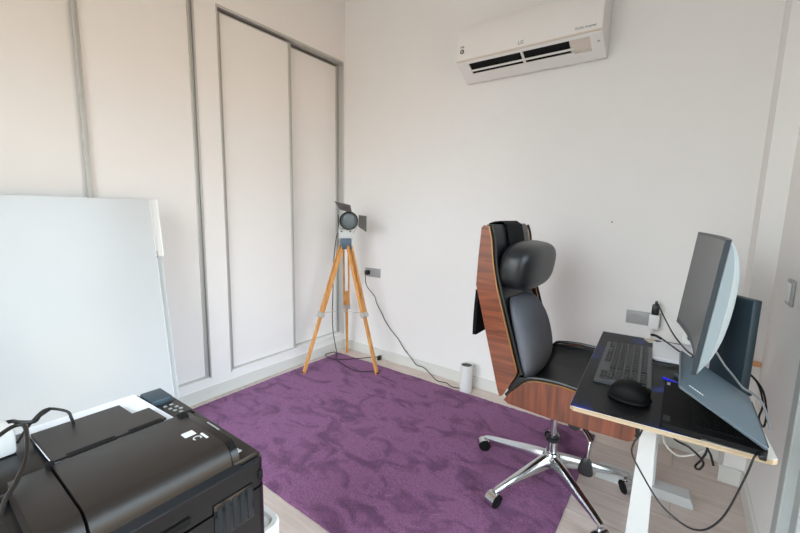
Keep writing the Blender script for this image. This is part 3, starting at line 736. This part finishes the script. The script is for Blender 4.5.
# mouse
t = thing('mouse', (2.255, -1.085, MZ), 'large black ergonomic mouse in front of the keyboard', 'mouse')
MM = Matrix.Rotation(R(-12), 4, 'Z')
b = B(); sup(b, V((2.248, -1.082, MZ + .021)), (.052, .043, .024), 2.3, 32, 16, xf=MM, fn=lambda x, y, z: (x, y, z + (.012 * (1 - (x / .052) ** 2) if z > 0 else 0))); obj('shell', b, BLKM, t, 180)
b = B(); sup(b, V((2.248, -1.082, MZ + .008)), (.058, .052, .0085), 2.5, 32, 8, xf=MM); obj('base', b, BLKM, t, 180)
b = B(); cyl(b, V((2.283, -1.078, MZ + .044)), V((2.281, -1.070, MZ + .044)), .007, seg=16); obj('scroll_wheel', b, BLK, t)
# papers
for k, (dx, dy, a, z) in enumerate(((0, 0, 4, 0), (.006, .004, -3, .0022), (-.004, -.006, 2, .0044), (.008, -.002, -6, .0066))):
    b = B(); xf = Matrix.Translation((2.385 + dx, -.515 + dy, MZ + .0005 + z)) @ Matrix.Rotation(R(a), 4, 'Z')
    box(b, -.105, .105, -.125, .125, 0, .0018, xf=xf)
    mesh1('paper_stack', b, PAPER, ('bottom sheaf of white papers on the desk behind the monitor', 'second sheaf of white papers from the bottom, behind the monitor', 'third sheaf of white papers from the bottom, behind the monitor', 'topmost sheaf of white papers behind the monitor')[k], 'paper', 'papers behind the monitor', origin=(2.385, -.515, MZ + z), smooth=0)
# power strip
t = thing('power_strip', (2.44, -.385, MZ), 'white multi-socket power strip behind the monitor', 'power strip')
PM = Matrix.Translation((2.455, -.372, MZ + .032)) @ Matrix.Rotation(R(52), 4, 'X')
b = B(); box(b, -.085, .085, -.028, .028, -.02, .02, .005, xf=PM); obj('body', b, WPLA, t)
for k in range(3):
    b = B(); o_ = PM @ V((-.052 + k * .052, 0, .0202)); ax_ = PM.to_3x3() @ V((0, 0, 1)); lathe(b, o_, ax_, [(0, .021), (.001, .021), (.001, .018), (-.006, .017), (-.006, .001)], 24)
    for s in (-1, 1): 
        h_ = PM @ V((-.052 + k * .052 + s * .008, 0, .0145)); lathe(b, h_, ax_, [(0, .0035), (.0012, .0035), (.0012, .0004)], 10, mi=1)
    obj('outlet', b, [WPLA, BLK], t)
b = B(); o_ = PM @ V((-.052, 0, .022)); ax_ = PM.to_3x3() @ V((0, 0, 1)); lathe(b, o_, ax_, [(0, .014), (.022, .013), (.026, .008), (.026, .0005)], 20); mesh1('power_plug', b, BLK, 'black round plug in the white power strip', 'plug', origin=o_)

# monitor
MC = V((2.364, -.844, .794)); TI, YA, MW, MH = .093, -.064, .62, .358
ma = V((sin(YA), cos(YA), 0)); mn = V((cos(YA), -sin(YA), 0)); mu = V((0, 0, 1)) * cos(TI) + mn * sin(TI); mb = mn * cos(TI) - V((0, 0, 1)) * sin(TI)
t = thing('monitor', (2.49, -.78, DZ), 'curved widescreen monitor with silver back on a blue grey stand', 'monitor')
def mpnt(s, h, d): # s in -1..1 along the width, h 0..1 up, d depth behind the front
    sag = .024 * (1 - s * s)
    return MC + ma * (s * MW / 2) + mu * (h * MH) + mb * (sag + d)
NS, NH = 24, 16
def sheet(b, s0, s1, h0, h1, d0, d1):
    rings = []
    for i in range(NS + 1):
        s = s0 + (s1 - s0) * i / NS
        rings.append([mpnt(s, h0, d0), mpnt(s, h1, d0), mpnt(s, h1, d1), mpnt(s, h0, d1)])
    loft(b, rings)
b = B(); sheet(b, -1, 1, 0, 1, 0, .012); obj('bezel', b, BEZ, t, 30)
b = B(); sheet(b, -.978, .978, .055, .975, -.001, .004); lab(obj('screen', b, SCRN, t, 30), 'switched-off dark screen')
b = B(); rings = []
for i in range(NS + 1):
    s = -1 + 2 * i / NS; r = []
    edge = max(0, 1 - abs(s) ** 5) ** .5
    for j in range(NH + 1):
        h = j / NH; g = max(0, 1 - abs(2 * (h - .03) / .94 - 1) ** 2.4) if .03 <= h <= .97 else 0
        r.append(mpnt(s, min(max(h, .012), .988), .012 + (.024 + .018 * edge) * g ** .62 - .022 * (1 - s * s) * (1 if g > 0 else 0) * 0))
    r += [mpnt(s, .988, .010), mpnt(s, .012, .010)]
    rings.append(r)
loft(b, rings); obj('back_cover', b, SILV, t, 40)
ST = V((2.497, -.768, 0)); sd = V((.58, -.815, 0)).normalized(); sn = V((-sd.y, sd.x, 0)) * -1   # width and facing directions of the stand
if sn.x > 0: sn = -sn
XS = Matrix((sd, sn, V((0, 0, 1)))).transposed().to_4x4(); XS.translation = V((ST.x, ST.y, 0))
b = B(); box(b, -.066, .066, -.014, .014, DZ + .008, .957, .004, xf=XS); obj('stand_column', b, BLUEG, t)
b = B(); loft(b, [[XS @ V(p) for p in rring(-.075, .065, -.035, .13, .015, DZ + z)] for z in (.0005, .008, .011)]); obj('stand_base', b, BLUEG, t, 30)
b = B(); p0 = XS @ V((-.03, .012, .925)); p1 = mpnt(.10, .36, .045); cyl(b, p0, p1, .019, .022, seg=20); cyl(b, p1 - mb * .0, p1 - mb * .012, .04, seg=24); obj('stand_arm', b, BLUEG, t)
# black box under the monitor
b = B(); box(b, 2.366, 2.416, -.775, -.715, MZ, MZ + .048, .004); mesh1('small_speaker', b, BLKM, 'small black box on the desk under the monitor edge', 'box', origin=(2.39, -.745, MZ))
# laptop
LY0, LY1, LH = -1.213, -.884, 2.541
t = thing('laptop', (2.435, -1.045, MZ), 'half-closed laptop with blue grey lid at the near end of the desk', 'laptop')
b = B(); loft(b, [[(x, y, MZ + z) for x, y, _ in rring(2.331, LH, LY0, LY1, .008, 0)] for z in (.0006, .013, .014)]); lb = obj('base', b, BLKM, t, 30)
b = B(); box(b, 2.400, 2.510, LY0 + .03, LY1 - .03, MZ + .0138, MZ + .0155)
for i in range(5):
    for j in range(14): box(b, 2.404 + i * .0205, 2.421 + i * .0205, LY0 + .035 + j * .0180, LY0 + .0505 + j * .0180, MZ + .015, MZ + .017)
kk = obj('key_field', b, BLKM, lb, 0)
b = B(); box(b, 2.340, 2.392, -1.09, -.985, MZ + .0138, MZ + .0145); obj('touchpad', b, BLKM, lb, 0)
b = B(); box(b, 2.337, 2.346, LY1 - .036, LY1 - .014, MZ + .0138, MZ + .0148); lab(obj('sticker', b, GREYP, lb, 0), 'small pale sticker')
b = B(); box(b, 2.336, 2.352, LY0 + .02, LY0 + .055, MZ + .0138, MZ + .0144); lab(obj('badge', b, KEYC, lb, 0), 'faint grey badge')
ang = R(30.5); hd_ = V((-cos(ang), 0, sin(ang))); hn = V((sin(ang), 0, cos(ang))); H0 = V((LH - .004, 0, MZ + .016))
def lidp(s, y, d): q = H0 + hd_ * s + hn * d; return V((q.x, y, q.z))
b = B()
def lidring(d, r, ins=0): return [lidp(x, y, d) for x, y, _ in rring(0 + ins, .206 - ins, LY0 + ins, LY1 - ins, r, 0)]
loft(b, [lidring(0, .006), lidring(.005, .006), lidring(.0065, .006, .001)]); ld = obj('lid', b, LIDM, t, 30)
b = B(); loft(b, [lidring(-.0015, .006, .003), lidring(.0002, .006, .003)]); lab(obj('screen', b, BLKM, ld, 30), 'dark screen on the lid inside')
b = B()
for i in range(6):
    box(b, -.0022, .0022, -.0022, .0022, 0, .0005, xf=axes(lidp(.180 - i * .0062, -1.165, .0064), (0, 1, 0), hd_))
lab(obj('lid_mark', b, INKW, ld, 0), 'small pale lettering on the lid')
b = B(); cyl(b, (LH - .002, LY0 + .03, MZ + .014), (LH - .002, LY1 - .03, MZ + .014), .006, seg=14); obj('hinge', b, BLK, lb)
b = B(); cyl(b, (2.325, -.838, MZ + .005), (2.375, -.872, MZ + .005), .0048, seg=12); mesh1('pen', b, BLUEP, 'bright blue pen on the mat beside the laptop', 'pen', origin=(2.35, -.85, MZ))
# charger block and plug in the wall socket behind the desk
t = thing('plug_adapter', (2.255, -.03, .66), 'white plug adapter in the wall socket behind the desk', 'adapter')
b = B(); box(b, 2.232, 2.278, -.060, -.0115, .628, .704, .006); obj('body', b, WPLA, t)
b = B(); tube(b, [(2.25, -.05, .63), (2.252, -.058, .60), (2.25, -.06, .55)], .006); lab(obj('cable_end', b, WHC, t), 'white cable end')
b = B(); box(b, 2.240, 2.272, -.062, -.026, .705, .757, .006); cyl(b, (2.257, -.044, .755), (2.257, -.044, .776), .008, .005, seg=14); mesh1('charger_plug', b, BLK, 'black charger plug standing on the white adapter', 'plug', origin=(2.256, -.044, .705))
b = B(); tube(b, [(2.257, -.046, .772), (2.275, -.10, .752), (2.31, -.22, .715), (2.345, -.36, .69), (2.385, -.52, .683), (2.408, -.62, .690), (2.39, -.60, .678), (2.36, -.52, .674), (2.325, -.46, .680), (2.29, -.42, .690), (2.262, -.40, .688)], .0032, n=10)
mesh1('charger_cable', b, RUBB, 'black cable swooping from the charger plug to the papers', 'cable', origin=(2.3, -.3, .65))
b = B(); tube(b, [(2.262, -.40, .688), (2.28, -.412, .69), (2.30, -.435, .687)], .0055); mesh1('cable_connector', b, BLK, 'thick black cable connector above the papers', 'connector', origin=(2.28, -.41, .68))
b = B(); box(b, -.018, .018, -.026, .026, 0, .006, .002, xf=Matrix.Translation((2.262, -.385, MZ)) @ Matrix.Rotation(R(25), 4, 'Z')); mesh1('cable_tag', b, BEIG, 'crumpled beige tag at the far edge of the desk mat', 'tag', origin=(2.26, -.385, MZ))
# cables
b = B(); tube(b, [mpnt(-.30, .06, .05), V((2.475, -.86, .75)), V((2.50, -.83, .715)), V((2.525, -.86, .69)), V((2.553, -.83, .668)), V((2.578, -.84, .645)), V((2.60, -.86, .58))], .0032, n=10); mesh1('grey_cable', b, GREYC, 'grey cable running from the monitor over the desk edge', 'cable', origin=(2.53, -.84, .65))
b = B(); tube(b, [(2.520, -.60, .662), (2.565, -.62, .666), (2.60, -.66, .63), (2.612, -.70, .57), (2.604, -.74, .535), (2.590, -.74, .56), (2.600, -.70, .60), (2.585, -.63, .648), (2.545, -.57, .662), (2.51, -.555, .656)], .0030, n=10); mesh1('looped_cable', b, RUBB, 'black cable hanging in loops off the far side of the desk', 'cable', origin=(2.6, -.66, .6))
b = B(); box(b, 2.500, 2.520, -.62, -.575, DZ + .0005, DZ + .032, .004); mesh1('white_plug', b, WPLA, 'white plug at the far side of the desk behind the monitor stand', 'plug', origin=(2.545, -.6, DZ))
b = B(); box(b, 2.628, 2.658, -.196, -.178, .572, .592, .003); mesh1('wall_clip', b, ORAN, 'small pale orange fitting on the corner pillar behind the monitor stand', 'fitting', origin=(2.643, -.178, .582))
b = B(); tube(b, [(2.525, -1.212, MZ + .007), (2.515, -1.232, .655), (2.506, -1.236, .607), (2.485, -1.236, .51), (2.465, -1.236, .457), (2.439, -1.236, .426), (2.404, -1.236, .424), (2.352, -1.236, .457), (2.306, -1.236, .52), (2.279, -1.236, .567), (2.280, -1.236, .60), (2.291, -1.225, .622), (2.296, -1.16, .622), (2.30, -1.10, .60)], .0023, n=10)
mesh1('laptop_charging_cable', b, RUBB, 'black charging cable looping from the laptop below the desk', 'cable', origin=(2.42, -1.23, .5))
b = B(); box(b, 2.522, 2.536, -1.238, -1.207, MZ + .001, MZ + .013, .003); mesh1('charging_connector', b, BLK, 'black charging connector in the side of the laptop', 'connector', origin=(2.53, -1.22, MZ))
b = B(); tube(b, [(2.335, -.70, .630), (2.338, -.715, .50), (2.345, -.72, .394), (2.365, -.72, .353), (2.403, -.72, .337), (2.457, -.72, .375), (2.479, -.72, .43), (2.485, -.70, .630)], .0038, n=10); mesh1('white_cable', b, WHC, 'white cable drooping under the desk', 'cable', origin=(2.4, -.72, .63))
b = B(); tube(b, [(2.355, -.76, .632), (2.360, -.76, .50), (2.374, -.76, .42), (2.426, -.76, .398), (2.466, -.76, .362), (2.458, -.76, .330), (2.446, -.765, .340), (2.462, -.77, .38), (2.472, -.765, .43), (2.475, -.76, .632)], .0036, n=10); mesh1('tangled_cable', b, RUBB, 'black tangled cable hanging under the middle of the desk', 'cable', origin=(2.42, -.76, .63))
b = B(); tube(b, [(2.468, -.74, .632), (2.469, -.74, .46), (2.473, -.74, .41), (2.485, -.74, .385), (2.496, -.74, .350)], .0036, n=10); mesh1('short_cable', b, RUBB, 'short black cable end hanging beside the tangled cable under the desk', 'cable', origin=(2.48, -.74, .63))

# ------------------------------------------------------------------ printer on its table
TZ = .400
t = thing('side_table', (1.34, -2.1, 0), 'low white table with rounded tray top under the printer', 'table')
b = B()
TX0, TX1, TY0, TY1 = 1.04, 1.572, -2.62, -1.832
loft(b, [rring(TX0, TX1, TY0, TY1, .035, TZ - .045), rring(TX0, TX1, TY0, TY1, .035, TZ + .004), rring(TX0 + .004, TX1 - .004, TY0 + .004, TY1 - .004, .032, TZ + .008), rring(TX0 + .016, TX1 - .016, TY0 + .016, TY1 - .016, .022, TZ + .008), rring(TX0 + .022, TX1 - .022, TY0 + .022, TY1 - .022, .018, TZ)]); obj('tray_top', b, WPLA, t, 40)
for x in (TX0 + .05, TX1 - .05):
    for y in (TY0 + .05, TY1 - .05):
        b = B(); cyl(b, (x, y, 0.001), (x, y, TZ - .044), .016, .022, seg=20); obj('leg', b, WPLA, t)

PX0, PX1, PY0, PY1 = 1.105, 1.612, -2.440, -1.908
PB, PD, PT_ = TZ + .0085, .645, .695
t = thing('printer', ((PX0 + PX1) / 2, (PY0 + PY1) / 2, PB), 'black multifunction inkjet printer with document feeder in the foreground', 'printer')
b = B()
loft(b, [rring(PX0, PX1, PY0, PY1, .022, z) for z in (PB, PD - .07)] ); obj('body', b, PRN, t, 30)
b = B(); loft(b, [rring(PX0, PX1 - .002, PY0, PY1, .022, PD - .066), rring(PX0, PX1 - .002, PY0, PY1, .022, PD - .006), rring(PX0 + .002, PX1 - .007, PY0 + .003, PY1 - .003, .02, PD)]); sd_ = obj('scanner_deck', b, [PRN], t, 30)
b = B(); box(b, PX0 + .10, PX1 - .012, PY1 - .070, PY1 - .010, PD - .004, PD + .012, .005); 
cp = obj('control_panel', b, PRNT, t, 30)
for k, (dx, dy) in enumerate(((0, 0), (.0, .016), (.022, .004), (.022, .020), (.040, .008), (.040, .024), (.058, .016))):
    b = B(); box(b, 1.225 + dx, 1.234 + dx, PY1 - .058 + dy, PY1 - .049 + dy, PD + .0115, PD + .0135, .001); obj('button', b, GREYP, cp)
for dx in (0, .038):
    b = B(); box(b, 1.300 + dx - .038, 1.324 + dx - .038, PY1 - .074 + dx * .9, PY1 - .052 + dx * .9, PD + .0115, PD + .0140, .001) if dx else box(b, 1.345, 1.372, PY1 - .070, PY1 - .046, PD + .0115, PD + .0140, .001); lab(obj('display', b, BLKM, cp), 'matt black key')
b = B()
for i in range(9): box(b, 1.395 + i * .0065, 1.399 + i * .0065, PY1 - .024, PY1 - .020, PD + .0118, PD + .0126)
lab(obj('print_line', b, INKW, cp, 0), 'line of tiny white print')
b = B()
for i, (dx, dy, w_) in enumerate(((0, 0, .010), (.012, 0, .006), (.020, .001, .008))): box(b, 1.545 + dx, 1.545 + dx + w_, PY1 - .047 + dy, PY1 - .036 + dy, PD + .0118, PD + .0128)
lab(obj('maker_mark', b, INKW, cp, 0), 'small white maker mark')
# document feeder cover: rounded front edge
AY0, AY1 = -2.275, -1.982
prof = [(1.368, PD + .002), (1.368, PT_ - .004), (1.376, PT_), (1.566, PT_ + .002), (1.575, PT_ - .0005), (1.588, PT_ - .010), (1.596, PT_ - .024), (1.598, PT_ - .036), (1.598, PD + .002)]
b = B(); prism(b, prof, 'y', -2.227, AY1); ad = obj('feeder_cover', b, PRNT, t, 50)
b = B(); prism(b, [(x, z - .002) for x, z in prof], 'y', AY1 + .002, AY1 + .018); obj('feeder_end', b, PRN, t, 50)
prl = [(x - .004, z - .003) for x, z in prof]
b = B(); prism(b, prl, 'y', -2.288, -2.231); obj('feeder_side', b, PRNT, t, 50)
b = B(); prism(b, [(1.592, PD - .062), (1.609, PD - .062), (1.609, PD - .004), (1.592, PD + .014)], 'y', -2.288, AY1 + .018); obj('front_fascia', b, PRN, t, 30)
# folded input tray and the paper on it
b = B(); prism(b, [(1.175, PT_ - .020), (1.362, PT_ - .006), (1.362, PT_ - .001), (1.175, PT_ - .014)], 'y', -2.222, -2.050); prism(b, [(1.262, PT_ - .0135), (1.362, PT_ - .006), (1.362, PT_ - .001), (1.262, PT_ - .008)], 'y', -2.050, -2.012); obj('input_tray', b, PRNT, t, 30)
b = B(); box(b, 1.118, 1.362, -2.420, -1.985, PD + .0005, PD + .022, .004); obj('tray_bed', b, PRN, t)
b = B(); box(b, 1.125, 1.205, -1.985, -1.930, PD - .003, PD + .026, .004); lab(obj('hinge_block', b, BLUEG, t), 'bluish hinge block')
for y0, y1 in ((-2.20, -2.115), (-2.09, -2.02)):
    b = B(); box(b, 1.352, 1.370, y0, y1, PT_ - .004, PT_ - .0005, .001)
    lab(obj('finger_groove', b, BLKM, t), 'dark groove beside the input tray')
b = B(); box(b, 1.368, 1.380, -2.236, -2.222, PT_ - .01, PT_ + .006, .002); obj('tray_latch', b, BLKM, t); b = B(); box(b, 1.372, 1.395, -1.994, -1.974, PT_ - .012, PT_ + .003, .002); obj('tray_latch', b, BLKM, t)
mxs = axes((1.452, -2.012, PT_ + .0016), (-1, 0, 0), (0, -1, 0))
b = B(); box(b, 1.468, 1.490, -2.026, -2.002, PT_ + .0008, PT_ + .0018); obj('sticker', b, INKW, ad, 0)
b = B()
for k in range(20):
    a0, a1 = 2 * pi * k / 26 + .6, 2 * pi * (k + 1) / 26 + .6
    b.faces.new([b.verts.new((1.510 + r * cos(a), -2.010 + r * sin(a), PT_ + .0024)) for r, a in ((.009, a0), (.009, a1), (.006, a1), (.006, a0))])
box(b, 1.498, 1.526, -1.998, -1.993, PT_ + .0012, PT_ + .0026); lab(obj('feed_symbol', b, INKW, ad, 0), 'white page feed symbol')
# front face details
b = B(); box(b, PX1 - .004, PX1 + .0015, PY1 - .125, PY1 - .035, PB + .105, PB + .188, .001); ww = obj('ink_window', b, mat('smoky_window', (10, 14, 17), .15, spec=.6), t)
for k in range(5):
    b = B(); box(b, PX1 + .0012, PX1 + .0022, PY1 - .118 + k * .017, PY1 - .108 + k * .017, PB + .11, PB + .183); obj('ink_gauge', b, mat('ink_gauge_blue', (16, 27, 34), .35), ww, 0)
b = B(); box(b, PX1 - .004, PX1 + .0012, PY1 - .020, PY1 - .010, PD - .05, PD - .03, .001); obj('door_catch', b, BLKM, t)
b = B(); box(b, PX1 - .004, PX1 + .003, PY0 + .03, PY1 - .17, PB + .182, PB + .196, .002); obj('output_slot', b, BLKM, t)
# paper in the tray
b = B(); prism(b, [(1.105, PT_ - .030), (1.360, PT_ - .0125), (1.360, PT_ - .0110), (1.105, PT_ - .0285)], 'y', -2.222, -1.992)
mesh1('paper_sheet', b, PAPER, 'white paper sheet lying in the printer feed tray', 'paper', origin=(1.23, -2.1, PD + .03), smooth=0)
# white box and black cables at the left
b = B(); box(b, -.040, .040, -.05, .05, 0, .056, .008, xf=Matrix.Translation((1.182, -2.302, PD + .0225)) @ Matrix.Rotation(R(3), 4, 'Z')); mesh1('power_adapter', b, WPLA, 'white power adapter on the printer at the left edge', 'adapter', origin=(1.245, -2.335, PD + .024))
b = B(); tube(b, [(1.14, -2.40, .725), (1.138, -2.33, .722), (1.138, -2.262, .712), (1.135, -2.243, .708), (1.150, -2.236, .708), (1.174, -2.214, .708), (1.158, -2.20, .711), (1.140, -2.179, .713)], .0045, n=10); mesh1('black_cable', b, RUBB, 'black cable lying over the white adapter behind the printer', 'cable', origin=(1.2, -2.3, .69))
b = B(); tube(b, [(1.33, -2.36, .74), (1.29, -2.295, .745), (1.258, -2.262, .746), (1.256, -2.243, .743), (1.29, -2.244, .735), (1.352, -2.257, .717), (1.405, -2.280, .706), (1.448, -2.301, .703), (1.50, -2.317, .703), (1.56, -2.335, .70), (1.625, -2.35, .66), (1.635, -2.36, .58), (1.63, -2.37, .46)], .0042, n=10); mesh1('thick_cable', b, mat('brown_black_cable', (24, 20, 17), .35), 'thick black cable draped over the printer front', 'cable', origin=(1.5, -2.3, .7))
b = B(); tube(b, [(1.215, -2.249, .690), (1.175, -2.225, .700), (1.135, -2.195, .708), (1.135, -2.178, .711), (1.168, -2.162, .712), (1.190, -2.155, .710), (1.198, -2.153, .698), (1.20, -2.150, .681)], .0032, n=10); mesh1('thin_cable', b, RUBB, 'thin black cable arching up behind the printer paper', 'cable', origin=(1.1, -2.15, .7))
